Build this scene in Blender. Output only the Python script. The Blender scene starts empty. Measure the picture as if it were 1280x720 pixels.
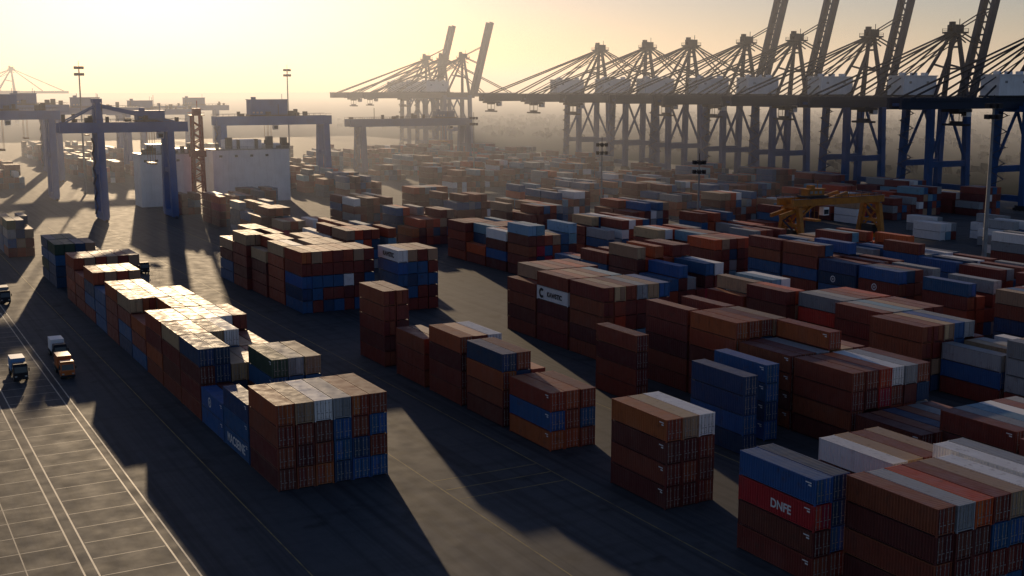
import bpy, math, random
from mathutils import Vector, Matrix
from mathutils.bvhtree import BVHTree
random.seed(7)
R = math.radians
scene = bpy.context.scene
C = scene.collection

# ------------------------------------------------------------------ camera
F, CH, PITCH, HEAD = 1500.0, 52.0, R(9.462), R(28.96)
cam = bpy.data.objects.new('camera', bpy.data.cameras.new('camera')); C.objects.link(cam)
cam.data.lens = 36.0 * F / 1280.0
cam.data.sensor_width = 36.0
cam.data.clip_end = 20000; cam.data.clip_start = 0.5
cam.location = (0, 0, CH)
cam.rotation_euler = (R(90) - PITCH, 0, -HEAD)
scene.camera = cam
def proj(p):
    X, Y, Z = p
    a = math.sin(HEAD)*X + math.cos(HEAD)*Y
    b = math.cos(HEAD)*X - math.sin(HEAD)*Y
    zc = a*math.cos(PITCH) + (CH-Z)*math.sin(PITCH)
    yc = (CH-Z)*math.cos(PITCH) - a*math.sin(PITCH)
    zc = max(zc, 0.1)
    return 640 + F*b/zc, 360 + F*yc/zc, zc

# ------------------------------------------------------------------ light
SUN_AZ, SUN_EL = R(12.5), R(9.0)
sun_dir = Vector((math.sin(SUN_AZ)*math.cos(SUN_EL), math.cos(SUN_AZ)*math.cos(SUN_EL), math.sin(SUN_EL)))
sl = bpy.data.lights.new('sun', 'SUN'); sl.energy = 4.5; sl.angle = R(0.6); sl.color = (1.0, 0.75, 0.48)
so = bpy.data.objects.new('sun', sl); C.objects.link(so)
so.rotation_euler = (-sun_dir).to_track_quat('-Z', 'Y').to_euler(); so.location = (0, 0, 200)
w = bpy.data.worlds.new("World"); scene.world = w; w.use_nodes = True
nt = w.node_tree; nt.nodes.clear()
sky = nt.nodes.new('ShaderNodeTexSky'); sky.sky_type = 'NISHITA'; sky.sun_disc = False
sky.sun_elevation = SUN_EL; sky.sun_rotation = SUN_AZ
sky.air_density = 1.0; sky.dust_density = 0.5; sky.ozone_density = 2.0
tint = nt.nodes.new('ShaderNodeMix'); tint.data_type = 'RGBA'; tint.blend_type = 'MULTIPLY'; tint.inputs[0].default_value = 1.0
tint.inputs[7].default_value = (1.0, 0.90, 1.10, 1)
bg = nt.nodes.new('ShaderNodeBackground'); bg.inputs['Strength'].default_value = 0.072
wo = nt.nodes.new('ShaderNodeOutputWorld')
nt.links.new(sky.outputs[0], tint.inputs[6]); nt.links.new(tint.outputs[2], bg.inputs['Color']); nt.links.new(bg.outputs[0], wo.inputs['Surface'])
scene.view_settings.view_transform = 'Standard'; scene.view_settings.look = 'None'; scene.view_settings.exposure = 0

# ------------------------------------------------------------------ mesh helper
class MB:
    def __init__(s): s.v = []; s.f = []; s.m = []; s.cur = 0
    def quad(s, *pts):
        i = len(s.v); s.v += [tuple(p) for p in pts]; s.f.append(tuple(range(i, i+len(pts)))); s.m.append(s.cur); return s
    def box(s, x0, x1, y0, y1, z0, z1, bottom=True, top=True):
        i = len(s.v)
        s.v += [(x0,y0,z0),(x1,y0,z0),(x1,y1,z0),(x0,y1,z0),(x0,y0,z1),(x1,y0,z1),(x1,y1,z1),(x0,y1,z1)]
        fs = [(0,1,5,4),(1,2,6,5),(2,3,7,6),(3,0,4,7)]
        if bottom: fs.append((3,2,1,0))
        if top: fs.append((4,5,6,7))
        for f in fs: s.f.append(tuple(i+k for k in f)); s.m.append(s.cur)
        return s
    def beam(s, p, q, w, h=None, w2=None, h2=None):
        h = w if h is None else h; w2 = w if w2 is None else w2; h2 = h if h2 is None else h2
        p = Vector(p); q = Vector(q); d = (q-p).normalized()
        ref = Vector((0,0,1)) if abs(d.z) < 0.98 else Vector((0,1,0))
        sd = d.cross(ref).normalized(); up = sd.cross(d).normalized()
        i = len(s.v)
        for c, ww, hh in ((p,w,h),(q,w2,h2)):
            for a, b in ((-1,-1),(1,-1),(1,1),(-1,1)):
                s.v.append(tuple(c + sd*(a*ww/2) + up*(b*hh/2)))
        for f in ((0,1,2,3),(7,6,5,4),(0,4,5,1),(1,5,6,2),(2,6,7,3),(3,7,4,0)):
            s.f.append(tuple(i+k for k in f)); s.m.append(s.cur)
        return s
    def tube(s, p, q, r, r2=None, n=8):
        r2 = r if r2 is None else r2
        p = Vector(p); q = Vector(q); d = (q-p).normalized()
        ref = Vector((0,0,1)) if abs(d.z) < 0.98 else Vector((0,1,0))
        sd = d.cross(ref).normalized(); up = sd.cross(d).normalized()
        i = len(s.v)
        for c, rr in ((p,r),(q,r2)):
            for k in range(n):
                t = 2*math.pi*k/n
                s.v.append(tuple(c + sd*(rr*math.cos(t)) + up*(rr*math.sin(t))))
        for k in range(n):
            s.f.append((i+k, i+(k+1)%n, i+n+(k+1)%n, i+n+k)); s.m.append(s.cur)
        s.f.append(tuple(i+k for k in reversed(range(n)))); s.m.append(s.cur)
        s.f.append(tuple(i+n+k for k in range(n))); s.m.append(s.cur)
        return s
    def mesh(s, name, mats):
        me = bpy.data.meshes.new(name); me.from_pydata(s.v, [], s.f)
        if not isinstance(mats, (list, tuple)): mats = [mats]
        for m in mats: me.materials.append(m)
        if len(mats) > 1: me.polygons.foreach_set('material_index', s.m)
        me.update(); return me
    def build(s, name, mats, parent=None, loc=None):
        o = bpy.data.objects.new(name, s.mesh(name, mats)); C.objects.link(o)
        if parent: o.parent = parent
        if loc: o.location = loc
        return o
def tag(o, label=None, cat=None, group=None, kind=None):
    if label: o['label'] = label
    if cat: o['category'] = cat
    if group: o['group'] = group
    if kind: o['kind'] = kind
    return o
def empty(name, loc=(0,0,0), rz=0):
    o = bpy.data.objects.new(name, None); C.objects.link(o); o.location = loc; o.rotation_euler = (0,0,rz)
    o.empty_display_size = 1; return o
def copy_tree(o, parent=None):
    c = o.copy(); C.objects.link(c); c.parent = parent
    for ch in o.children: copy_tree(ch, c)
    return c

# ------------------------------------------------------------------ materials
def nodes_of(name):
    m = bpy.data.materials.new(name); m.use_nodes = True
    return m, m.node_tree, m.node_tree.nodes['Principled BSDF']
def mixc(nt, fac, a, b):
    n = nt.nodes.new('ShaderNodeMix'); n.data_type = 'RGBA'
    for sock, v in ((0, fac), (6, a), (7, b)):
        if isinstance(v, bpy.types.NodeSocket): nt.links.new(v, n.inputs[sock])
        else: n.inputs[sock].default_value = v if sock == 0 else (*v, 1)
    return n.outputs[2]
def noise(nt, scale, detail=3, vec=None, stretch=None):
    n = nt.nodes.new('ShaderNodeTexNoise'); n.inputs['Scale'].default_value = scale; n.inputs['Detail'].default_value = detail
    g = nt.nodes.new('ShaderNodeNewGeometry')
    if stretch:
        mp = nt.nodes.new('ShaderNodeMapping'); mp.inputs['Scale'].default_value = stretch
        nt.links.new(g.outputs['Position'], mp.inputs['Vector']); nt.links.new(mp.outputs[0], n.inputs['Vector'])
    else: nt.links.new(g.outputs['Position'], n.inputs['Vector'])
    return n.outputs['Fac']
def ramp(nt, src, lo, hi, a=0.0, b=1.0):
    n = nt.nodes.new('ShaderNodeMapRange'); n.inputs[1].default_value = lo; n.inputs[2].default_value = hi
    n.inputs[3].default_value = a; n.inputs[4].default_value = b
    nt.links.new(src, n.inputs[0]); return n.outputs[0]
def paint(name, rgb, rough=0.45, grime=(0.05,0.04,0.03), amount=0.5, metal=0.0, scale=0.5):
    m, nt, p = nodes_of(name)
    f = ramp(nt, noise(nt, scale, 5), 0.42, 0.75, 0, amount)
    c = mixc(nt, f, rgb, grime)
    st = ramp(nt, noise(nt, 1.0, 3, stretch=(1.6,1.6,0.15)), 0.5, 0.8, 0, amount*0.6)
    c = mixc(nt, st, c, tuple(x*0.35 for x in rgb))
    nt.links.new(c, p.inputs['Base Color']); p.inputs['Roughness'].default_value = rough; p.inputs['Metallic'].default_value = metal
    return m
def flat(name, rgb, rough=0.5, metal=0.0):
    return paint(name, rgb, rough, tuple(x*0.5 for x in rgb), 0.3, metal)

COL = {'R': ('rust-brown', (0.215,0.044,0.022)), 'O': ('orange-brown', (0.360,0.080,0.024)), 'D': ('dark-maroon', (0.130,0.028,0.020)),
       'B': ('blue', (0.022,0.098,0.260)), 'N': ('navy', (0.018,0.052,0.130)), 'W': ('white', (0.80,0.79,0.77)), 'G': ('grey', (0.30,0.31,0.32)),
       'T': ('tan', (0.43,0.28,0.16)), 'E': ('dark-green', (0.040,0.080,0.050)), 'X': ('red', (0.42,0.018,0.022)),
       'F': ('bright-orange', (0.58,0.10,0.020)), 'L': ('pale-blue', (0.17,0.32,0.44))}
def cont_mat(key, roof):
    nm, rgb = COL[key]
    m, nt, p = nodes_of(nm.replace('-', '_') + ('_roof' if roof else '_paint'))
    oi = nt.nodes.new('ShaderNodeObjectInfo')
    val = ramp(nt, oi.outputs['Random'], 0, 1, 0.74, 1.26) if key != 'W' else ramp(nt, oi.outputs['Random'], 0, 1, 0.9, 1.05)
    hsv = nt.nodes.new('ShaderNodeHueSaturation'); hsv.inputs['Color'].default_value = (*rgb, 1)
    nt.links.new(val, hsv.inputs['Value']); nt.links.new(ramp(nt, oi.outputs['Random'], 0, 1, 0.485, 0.512), hsv.inputs['Hue'])
    c = hsv.outputs[0]
    if roof:
        c = mixc(nt, ramp(nt, noise(nt, 0.35, 5), 0.3, 0.7, 0.04, 0.26), c, (0.34,0.28,0.21))
        c = mixc(nt, ramp(nt, noise(nt, 1.3, 6), 0.57, 0.77, 0, 0.5), c, (0.10,0.05,0.03))
    else:
        k = 0.4 if key == 'W' else 1.0
        c = mixc(nt, ramp(nt, noise(nt, 0.9, 6), 0.58, 0.78, 0, 0.55*k), c, (0.085,0.036,0.022))
        c = mixc(nt, ramp(nt, noise(nt, 1.0, 3, stretch=(2.5,2.5,0.25)), 0.5, 0.8, 0, 0.4*k), c, tuple(x*0.4 for x in rgb))
        c = mixc(nt, ramp(nt, noise(nt, 0.25, 2), 0.5, 0.8, 0, 0.10), c, (0.30,0.26,0.22))
    nt.links.new(c, p.inputs['Base Color'])
    nt.links.new(ramp(nt, noise(nt, 0.8, 3), 0.3, 0.7, 0.50, 0.74), p.inputs['Roughness'])
    return m
CM = {k: (cont_mat(k, False), cont_mat(k, True)) for k in COL}
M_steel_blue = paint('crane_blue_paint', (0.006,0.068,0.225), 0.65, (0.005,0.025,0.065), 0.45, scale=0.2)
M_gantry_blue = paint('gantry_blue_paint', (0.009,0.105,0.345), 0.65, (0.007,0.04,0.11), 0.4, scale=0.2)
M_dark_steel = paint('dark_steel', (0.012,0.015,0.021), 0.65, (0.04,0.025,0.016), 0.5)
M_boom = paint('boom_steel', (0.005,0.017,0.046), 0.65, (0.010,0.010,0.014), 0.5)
M_white = paint('white_paint', (0.87,0.87,0.86), 0.5, (0.52,0.49,0.45), 0.3, scale=0.25)
M_grey = paint('grey_steel', (0.27,0.28,0.28), 0.5, (0.12,0.10,0.08), 0.5)
M_rail = paint('railing_steel', (0.03,0.05,0.09), 0.6, (0.04,0.025,0.02), 0.4)
M_yellow = paint('orange_crane_paint', (0.46,0.18,0.016), 0.6, (0.12,0.05,0.02), 0.6)
M_red = paint('red_mast_paint', (0.46,0.065,0.022), 0.5, (0.14,0.03,0.02), 0.4)
M_orange = paint('orange_paint', (0.62,0.16,0.03), 0.4, (0.1,0.05,0.03), 0.3)
M_vblue = paint('load_blue_paint', (0.16,0.33,0.55), 0.45, (0.05,0.05,0.05), 0.3)
M_rubber = flat('rubber', (0.02,0.02,0.02), 0.8)
M_glass = flat('dark_glass', (0.02,0.03,0.035), 0.08)
M_lamp = flat('lamp_glass', (0.55,0.55,0.5), 0.2)
M_letter_w = flat('white_lettering', (0.80,0.80,0.78), 0.5)
M_letter_k = flat('black_lettering', (0.012,0.012,0.016), 0.6)
M_bar = paint('galvanised_bar', (0.36,0.34,0.31), 0.4, (0.12,0.06,0.04), 0.4, 0.2)
M_under = flat('dark_underframe', (0.012,0.010,0.009), 0.8)

# ------------------------------------------------------------------ setting
def ground_mat():
    m, nt, p = nodes_of('open_ground')
    c = mixc(nt, ramp(nt, noise(nt, 0.006, 6), 0.4, 0.65), (0.036,0.040,0.032), (0.020,0.028,0.022))
    c = mixc(nt, ramp(nt, noise(nt, 0.05, 6), 0.5, 0.7, 0, 0.6), c, (0.014,0.020,0.015))
    nt.links.new(c, p.inputs['Base Color']); p.inputs['Roughness'].default_value = 1.0; p.inputs['Specular IOR Level'].default_value = 0.0
    return m
def asphalt_mat():
    m, nt, p = nodes_of('yard_asphalt')
    c = mixc(nt, ramp(nt, noise(nt, 0.02, 4), 0.3, 0.7), (0.062,0.066,0.071), (0.088,0.090,0.092))
    c = mixc(nt, ramp(nt, noise(nt, 0.7, 6), 0.45, 0.75, 0, 0.35), c, (0.042,0.043,0.046))
    tr = ramp(nt, noise(nt, 1.0, 4, stretch=(0.75,0.010,1)), 0.48, 0.66, 0, 0.7)
    c = mixc(nt, tr, c, (0.032,0.033,0.036))
    tr2 = ramp(nt, noise(nt, 1.0, 3, stretch=(0.9,0.006,1)), 0.58, 0.72, 0, 0.4)
    c = mixc(nt, tr2, c, (0.115,0.112,0.105))
    tr3 = ramp(nt, noise(nt, 1.0, 3, stretch=(0.03,0.35,1)), 0.52, 0.68, 0, 0.4)
    c = mixc(nt, tr3, c, (0.036,0.036,0.038))
    st = ramp(nt, noise(nt, 0.16, 4), 0.60, 0.70, 0, 0.6)
    c = mixc(nt, st, c, (0.022,0.022,0.022))
    nt.links.new(c, p.inputs['Base Color'])
    nt.links.new(ramp(nt, noise(nt, 0.3, 4), 0.3, 0.7, 0.70, 0.82), p.inputs['Roughness'])
    p.inputs['Specular IOR Level'].default_value = 0.13
    return m
M_ground = ground_mat(); M_asph = asphalt_mat()
M_road = paint('road_surface', (0.11,0.105,0.095), 0.85, (0.05,0.048,0.045), 0.6, scale=0.08)
M_mark = paint('worn_line_paint', (0.58,0.53,0.41), 0.62, (0.14,0.13,0.115), 0.8, scale=0.5)
M_markf = paint('faded_yellow_line_paint', (0.32,0.25,0.10), 0.7, (0.07,0.068,0.06), 0.9, scale=0.35)
M_markg = paint('thin_bay_line_paint', (0.44,0.40,0.31), 0.66, (0.10,0.098,0.09), 0.85, scale=0.5)
M_kerb = paint('kerb_concrete', (0.13,0.13,0.125), 0.9, (0.06,0.06,0.058), 0.6)
for m_ in (M_kerb, M_road, M_markf): m_.node_tree.nodes['Principled BSDF'].inputs['Specular IOR Level'].default_value = 0.12
for m_ in (M_mark, M_markg): m_.node_tree.nodes['Principled BSDF'].inputs['Specular IOR Level'].default_value = 0.3
def sheet(name, x0, x1, y0, y1, z, mat, kind='structure'):
    return tag(MB().quad((x0,y0,z),(x1,y0,z),(x1,y1,z),(x0,y1,z)).build(name, mat), kind=kind)
sheet('ground', -9000, 9000, -3000, 14000, 0.0, M_ground)
sheet('yard_pavement', -260, 428, -60, 1250, 0.012, M_asph)
sheet('quay_apron', 428.02, 500, 150, 1250, 0.012, M_kerb)
sheet('road', 272, 288, 60, 1200, 0.024, M_road)
kb = MB()
for x in (271.7, 288.0): kb.box(x, x+0.3, 60, 1200, 0.0, 0.14)
tag(kb.build('kerb', M_kerb), kind='structure')
lm = MB(); lf = MB(); lg = MB(); ZM = 0.018
def strip(x0, x1, y0, y1, m=None, z=ZM): (m or lm).quad((x0,y0,z),(x1,y0,z),(x1,y1,z),(x0,y1,z))
for x in (8.5, 19.0, 20.4, 28.8, 30.0): strip(x, x+0.2, 60, 520)
for x in (-2.0, 3.2, 13.6): strip(x, x+0.13, 60, 520, lg)
strip(40.5, 40.66, 60, 520, lf)
for x in (65.0, 81.5, 106.6): strip(x, x+0.18, 60, 480, lf)
y = 64
while y < 400:
    strip(20.7, 28.7, y, y+0.17, lg, ZM-0.003); strip(-12, 18.9, y+0.02, y+0.19, lg, ZM-0.003); y += 5.4
for y in (132.0, 136.0, 140.0): strip(65.4, 81.4, y, y+0.22, lf)
for x in range(10): strip(280-0.1, 280+0.1, 80+x*60, 110+x*60, z=0.03)
tag(lm.build('road_markings', M_mark), kind='structure')
tag(lf.build('faded_markings', M_markf), kind='structure')
tag(lg.build('bay_markings', M_markg), kind='structure')
# far wood across the flat land: leaf clumps on trunks, one far-off mass
def leaf_mat():
    m, nt, p = nodes_of('far_foliage')
    c = mixc(nt, ramp(nt, noise(nt, 0.12, 4), 0.35, 0.65), (0.018,0.027,0.019), (0.034,0.044,0.028))
    nt.links.new(c, p.inputs['Base Color']); p.inputs['Roughness'].default_value = 1.0; p.inputs['Specular IOR Level'].default_value = 0.1; return m
fw = MB(); rr = random.Random(11)
for i in range(1500):
    x = rr.uniform(580, 2000); y = rr.uniform(250, 1900)
    x += 40*math.sin(y*0.02); h = rr.uniform(3, 7)
    fw.beam((x, y, 0), (x, y, h*0.6), 0.6)
    for k in range(9):
        a = rr.uniform(0, 6.283); r = rr.uniform(0, h*0.8); zz = h*rr.uniform(0.35, 1.0); s = rr.uniform(1.2, 3.0)
        cx, cy = x+math.cos(a)*r, y+math.sin(a)*r; t = rr.uniform(0, 3.14); ct, st_ = math.cos(t)*s, math.sin(t)*s; tz = rr.uniform(-0.6,0.6)*s
        fw.quad((cx-ct, cy-st_, zz-s*0.7-tz), (cx+ct, cy+st_, zz-s*0.5+tz), (cx+ct*0.7+tz, cy+st_*0.8, zz+s*0.8), (cx-ct*0.8+tz, cy-st_*0.7, zz+s*0.6))
tag(fw.build('far_trees', leaf_mat()), 'hazy dark green wood on the flat land far behind the quay cranes', 'trees', kind='stuff')
# haze: a real, bounded bank of thin mist lying over the far yard and the berth
hm = bpy.data.materials.new('sea_haze'); hm.use_nodes = True; hn = hm.node_tree; hn.nodes.clear()
vs = hn.nodes.new('ShaderNodeVolumeScatter'); vs.inputs['Color'].default_value = (0.76,0.80,0.89,1)
vs.inputs['Density'].default_value = 0.00060; vs.inputs['Anisotropy'].default_value = 0.42
ho = hn.nodes.new('ShaderNodeOutputMaterial'); hn.links.new(vs.outputs[0], ho.inputs['Volume'])
tag(MB().box(-3500, 4500, 340, 6500, -20, 110).build('haze', hm), kind='structure')

# ------------------------------------------------------------------ containers: layout
W, L, HC, PX = 2.44, 12.19, 2.9, 2.60
ORD = ['first','second','third','fourth','fifth','sixth','seventh','eighth','ninth','tenth','eleventh','twelfth','thirteenth','fourteenth',
       'fifteenth','sixteenth','seventeenth','eighteenth','nineteenth','twentieth'] + ['twenty-'+k for k in ('first','second','third','fourth','fifth','sixth','seventh','eighth','ninth')]
PAL, WT = 'RODBNWGTXFL', [30,16,20,16,10,4,4,3,2,2,1.5]
blocks = []
def rc(): return random.choices(PAL, WT)[0]
def rtop(): return random.choices('ROTWGFBL', [24,18,13,10,10,6,9,6])[0]
def blk(row, x0, y0, hs, tops='', side='', front=None):
    cols = []
    for c, h in enumerate(hs):
        cc = [rc() for _ in range(h)]
        if h and random.random() < 0.45:
            k = rc(); cc = [k if random.random() < 0.7 else q for q in cc]
        if h: cc[-1] = rtop()
        if y0 > 380 and h and cc[-1] in 'WTF' and random.random() < 0.7: cc[-1] = random.choice('RDNB')
        if front and c in front:
            for t, k in enumerate(front[c][:h]): cc[t] = k
        if c == 0 and side:
            for t, k in enumerate(side[:h]): cc[t] = k
        if c < len(tops) and h: cc[h-1] = tops[c]
        cols.append(cc)
    blocks.append(dict(row=row, x=x0, y=y0, cols=cols))
def rnd(row, x0, y0, base, n=6, jit=0.35):
    hs = []
    for c in range(n):
        h = base
        if random.random() < jit: h -= random.choice([1,1,2])
        hs.append(max(h, 0))
    if max(hs) == 0: return
    blk(row, x0, y0, hs)
A, B, CX, D, E, FX = 46.0, 86.0, 124.0, 163.0, 203.0, 242.0
LA, LB, LM_, LC, LD, LE, LF, LG = 'leftmost row','second row','centre aisle','third row','fourth row','fifth row','sixth row','far yard'
ya = [146+12.9*k for k in range(13)]
blk(LA, A, ya[0], [4]*6, 'OTWGOR', 'DRRO', {1:'RDRT',2:'ORDW',3:'NBBG',4:'BNRO',5:'BRBR'})
blk(LA, A, ya[1], [3,2,2,2,2,2], 'NRNRRR', 'BBN')
blk(LA, A, ya[2], [2,2,1,4,4,4], 'BRREGT', 'BB', {3:'RRBE',4:'RNBG',5:'RBBT'})
blk(LA, A, ya[3], [4,4,3,3,3,2], 'NNTTOR', 'RRDN', {0:'RRDN',1:'RDNN'})
blk(LA, A, ya[4], [4,4,4,4,3,3], 'TOTWTR', 'RDRO')
blk(LA, A, ya[5], [4]*6, 'OTOTWR', 'RORR', {1:'RRDO',2:'RDRT'})
blk(LA, A, ya[6], [3,3,4,4,4,3], 'OROTTO', 'BRR')
blk(LA, A, ya[7], [4,4,4,4,4,0], 'TOTTO', 'NBRR')
blk(LA, A, ya[8], [4,4,4,3,3,3], 'OTTOOT', 'RRRD')
blk(LA, A, ya[9], [3,3,3,3,0,0], 'BORR', 'BBN')
blk(LA, A, ya[10], [4,4,4,4,0,0], 'OTOT', 'RBNB')
blk(LA, A, ya[11], [3,3,3,3,3,0], '', 'RRO')
blk(LA, A, ya[12], [4]*6, 'OTOTRT', 'RORD')
blk(LA, A, 330, [4,4,4,4,3], 'EENTE', 'NNBE'); blk(LA, A, 343, [4,4,4,3,3], 'NEETT', 'NEBN')
blk(LA, A-4, 398, [4,4,3], 'ENT'); blk(LA, A-4, 411, [4,3,4], 'TEN')
blk(LB, 90.2, 77.3, [4]*6, 'RGFRTW', 'DRDR', {5:'NBRG',4:'BRBT'})
blk(LB, 107.0, 81, [4,4,3,3,3], 'WGRTW', 'BNNW')
blk(LB, 86, 90, [4,4], 'BN', 'RDXB', {1:'RBNN'})
blk(LB, 104.2, 96.5, [3,3,3,3], 'WTRT', 'RRW')
blk(LB, 86, 116, [4,4,4], 'OTW', 'DRDO', {1:'DRDT',2:'RDRW'})
blk(LB, B, 144, [3,3,3], 'OOR', 'OBO', {1:'ORO',2:'RBB'})
blk(LB, B, 158.4, [4,4,3], 'NRO', 'DRON', {1:'RRNR',2:'OOO'})
blk(LB, B, 172.8, [4,4,4], 'ORW', 'RRDO', {1:'RROO'})
blk(LB, B, 187.2, [3,3], 'RD', 'RRR')
blk(LB, B, 205, [5,5], 'RR', 'RDRRR', {1:'RRDRR'})
blk(LB, 90.4, 264, [5,5,5,5,5,5,5], 'OTOROTR', 'BNBRO', {0:'BNBRO',1:'RBBRO',2:'NRBRO',3:'BRBRT',4:'RDWRO',5:'BRDRR',6:'DRBDR'})
blk(LB, 90.4, 277, [5,5,4,5,5,5,4], 'TWOTRTG'); blk(LB, 90, 290, [4,5,5,4,5,5,4], 'TOTWTRT', 'RRDT')
blk(LB, 89, 303, [5,5,4,5,4,4], 'TTORWT', 'RDRRT'); blk(LB, 89, 316, [4,4,5,5,4,4], 'TOTTWT')
for y in (396, 409, 422, 448, 461): rnd(LB, 122, y, 4, 5)
blk(LB, 118, 500, [3,3,2,3], 'RDNR'); blk(LB, 150, 512, [3,3,3,2,3,3], 'DRNRDB'); blk(LB, 150, 498, [2,3,2,3], 'RNDR')
blk(LM_, 116.6, 133, [4], 'B', 'BNBB'); blk(LM_, 109, 129, [4], 'N', 'NBNN')
blk(LM_, 112, 160, [4], 'R', 'RRDR')
blk(LM_, 111.2, 256, [5,5,5,5], 'WTRT', 'BNBBW', {0:'BNBBW',1:'RBNBT',2:'RRBBR',3:'RDBRT'})
blk(LC, CX+2, 84, [3,3,3,3,3,3], 'RWTGLG'); blk(LC, CX+4, 98.5, [3]*6, 'RGLWRG', 'RDR')
blk(LC, CX, 110, [2,2,2,2,2,2], 'DRNRGR', 'DR')
blk(LC, CX, 123, [4]*6, 'RRFWGR', 'DRRR', {1:'RRDR',2:'RDXF'})
blk(LC, CX, 136, [4,4,4,5,4,4], 'RRGOTR', 'RDRR')
blk(LC, CX, 149, [5,5,5,5,4,4], 'OORTOW', 'RRDOO', {1:'RRRRO'})
blk(LC, CX, 162, [5,4,4,5,4,4], 'RTGRWB', 'RRDRR')
blk(LC, CX, 188, [5,5,5,5,5,5], 'RTRGTB', 'RDRRR')
blk(LC, CX, 201, [5,5,5,5,5,4], 'ROTRLR', 'RRDWR', {0:'RRDWR'})
blk(LC, CX, 214, [4,5,5,5,5,5], 'RTORFR', 'RDRR')
for y, h in ((322,4),(335,4),(348,4),(379,3)): rnd(LC, CX, y, h)
for y, h in ((103,3),(116,4),(129,3)): rnd(LD, D, y, h, 6, 0.2)
blk(LD, D-4, 142, [4,4,4,4,4,3], 'RRTBGR', 'RDRR'); blk(LD, D, 155, [4]*6, 'RGLTRR', 'DRRR')
for y, h in ((168,4),(181,4),(194,4),(220,4),(233,5),(246,4),(259,3),(285,5),(298,4),(311,4),(324,4),(363,4),(376,4),(415,4),(428,4)): rnd(LD, D, y, h)
blk(LE, E, 215, [5,5,4,4,5,4], 'RBRRBN', 'NRBRR'); blk(LE, E, 228, [5,4,4,4,4,4], 'RRBRTR', 'RBBRR')
blk(LE, E, 189, [4,4,4,3,4,3], 'BNRBGR', 'BNRB'); blk(LE, E, 202, [4,4,3,4,3,4], 'NRGRBR', 'RBNN')
for y, h in ((125,3),(138,3),(151,4),(170,4),(254,4),(267,4),(280,4),(306,4),(319,4),(358,4),(371,4),(410,4),(423,4),(450,4)): rnd(LE, E, y, h)
blk(LF, FX-1, 193, [3,3,2,3,2,3], 'RGBRWG', 'GRR'); blk(LF, FX, 207, [3,2,3,3,2,3], 'BRNWGR', 'RBB', {1:'GR',4:'WG'})
blk(LF, FX+2, 221, [4,3,3,2,3,3], 'RGBRWN', 'DRBR')
for y, h in ((150,3),(163,3),(177,3),(235,4),(248,4),(261,3),(284,3),(297,3),(310,4),(349,4),(362,4),(401,4),(414,4),(440,4)): rnd(LF, FX, y, h, 6, 0.4)
blk(LG, 328, 288, [2,2,2], 'WWG', 'WW'); blk(LG, 330, 262, [2,3,2,3], 'WGBW', 'GW'); blk(LG, 305, 236, [3,2,3,2], 'WBGR', 'RGW')
blk(LG, 342, 304, [2,2,1], 'WGW', 'GW'); blk(LG, 343, 276, [2,3,2], 'WGW', 'WW'); blk(LG, 316, 248, [2,2,2], 'GWW', 'WG')
for x in (296, 318, 340, 362, 384, 404):
    y = 330 + random.uniform(0, 20)
    while y < 860:
        if random.random() < 0.46: rnd(LG, x, y, random.choice([3,3,4,4]), random.choice([5,6,7]), 0.4)
        y += 14
for x in (200, 230, 262):
    y = 520
    while y < 900:
        if random.random() < 0.3: rnd(LG, x, y, random.choice([3,4,4]), 7, 0.4)
        y += 14
for x in (-30, -8, 14):
    y = 620
    while y < 760: rnd(LG, x, y, 3, 6, 0.5); y += 14
for x in (40, 66, 120, 150):
    y = 660
    while y < 1000:
        if random.random() < 0.5: rnd(LG, x, y, 4, 6, 0.5)
        y += 15

# ------------------------------------------------------------------ containers: which ones show
rows = {}
for b in blocks: rows.setdefault(b['row'], []).append(b)
for rl in rows.values():
    rl.sort(key=lambda b: (b['y'], b['x']))
    for i, b in enumerate(rl): b['bay'] = i
cont = []
for b in blocks:
    hs = [len(c) for c in b['cols']]
    for c, cc in enumerate(b['cols']):
        jx = random.uniform(-0.03, 0.03); jy = random.uniform(-0.14, 0.14)
        for t, k in enumerate(cc):
            cont.append(dict(b=b, c=c, t=t, k=k, h=hs[c], x=b['x']+W/2+c*PX+jx, y=b['y']+jy+random.uniform(-0.05,0.05), z=0.012+t*HC))
vv, ff = [], []
for q in cont:
    i = len(vv); x0, x1, y0, y1, z0, z1 = q['x']-W/2, q['x']+W/2, q['y'], q['y']+L, q['z'], q['z']+HC
    vv += [(x0,y0,z0),(x1,y0,z0),(x1,y1,z0),(x0,y1,z0),(x0,y0,z1),(x1,y0,z1),(x1,y1,z1),(x0,y1,z1)]
    for f in ((0,1,5,4),(1,2,6,5),(2,3,7,6),(3,0,4,7),(4,5,6,7)): ff.append(tuple(i+k for k in f))
bvh = BVHTree.FromPolygons(vv, ff)
eye = Vector((0,0,CH))
for q in cont:
    x0, x1, y0, y1, z0, z1 = q['x']-W/2, q['x']+W/2, q['y'], q['y']+L, q['z'], q['z']+HC
    area = 0.0
    faces = [(Vector((0,0,1)), [(x0+W*a, y0+L*e, z1+0.03) for a in (0.2,0.8) for e in (0.1,0.4,0.6,0.9)], W*L),
             (Vector((-1,0,0)), [(x0-0.02, y0+L*e, z0+HC*a) for a in (0.2,0.8) for e in (0.08,0.4,0.6,0.92)], L*HC),
             (Vector((0,-1,0)), [(x0+W*a, y0-0.02, z0+HC*e) for a in (0.2,0.5,0.8) for e in (0.2,0.8)], W*HC)]
    for nrm, pts, ar in faces:
        for p in pts:
            p = Vector(p); u, v, zc = proj(p)
            if not (0 <= u <= 1280 and 0 <= v <= 720): continue
            d = eye - p; dist = d.length; d.normalize()
            cs = d.dot(nrm)
            if cs <= 0: continue
            if bvh.ray_cast(p, d, dist)[0] is None: area += ar/len(pts)*cs*(F/zc)**2
    q['area'] = area; q['zc'] = proj((q['x'], q['y'], q['z']))[2]
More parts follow.
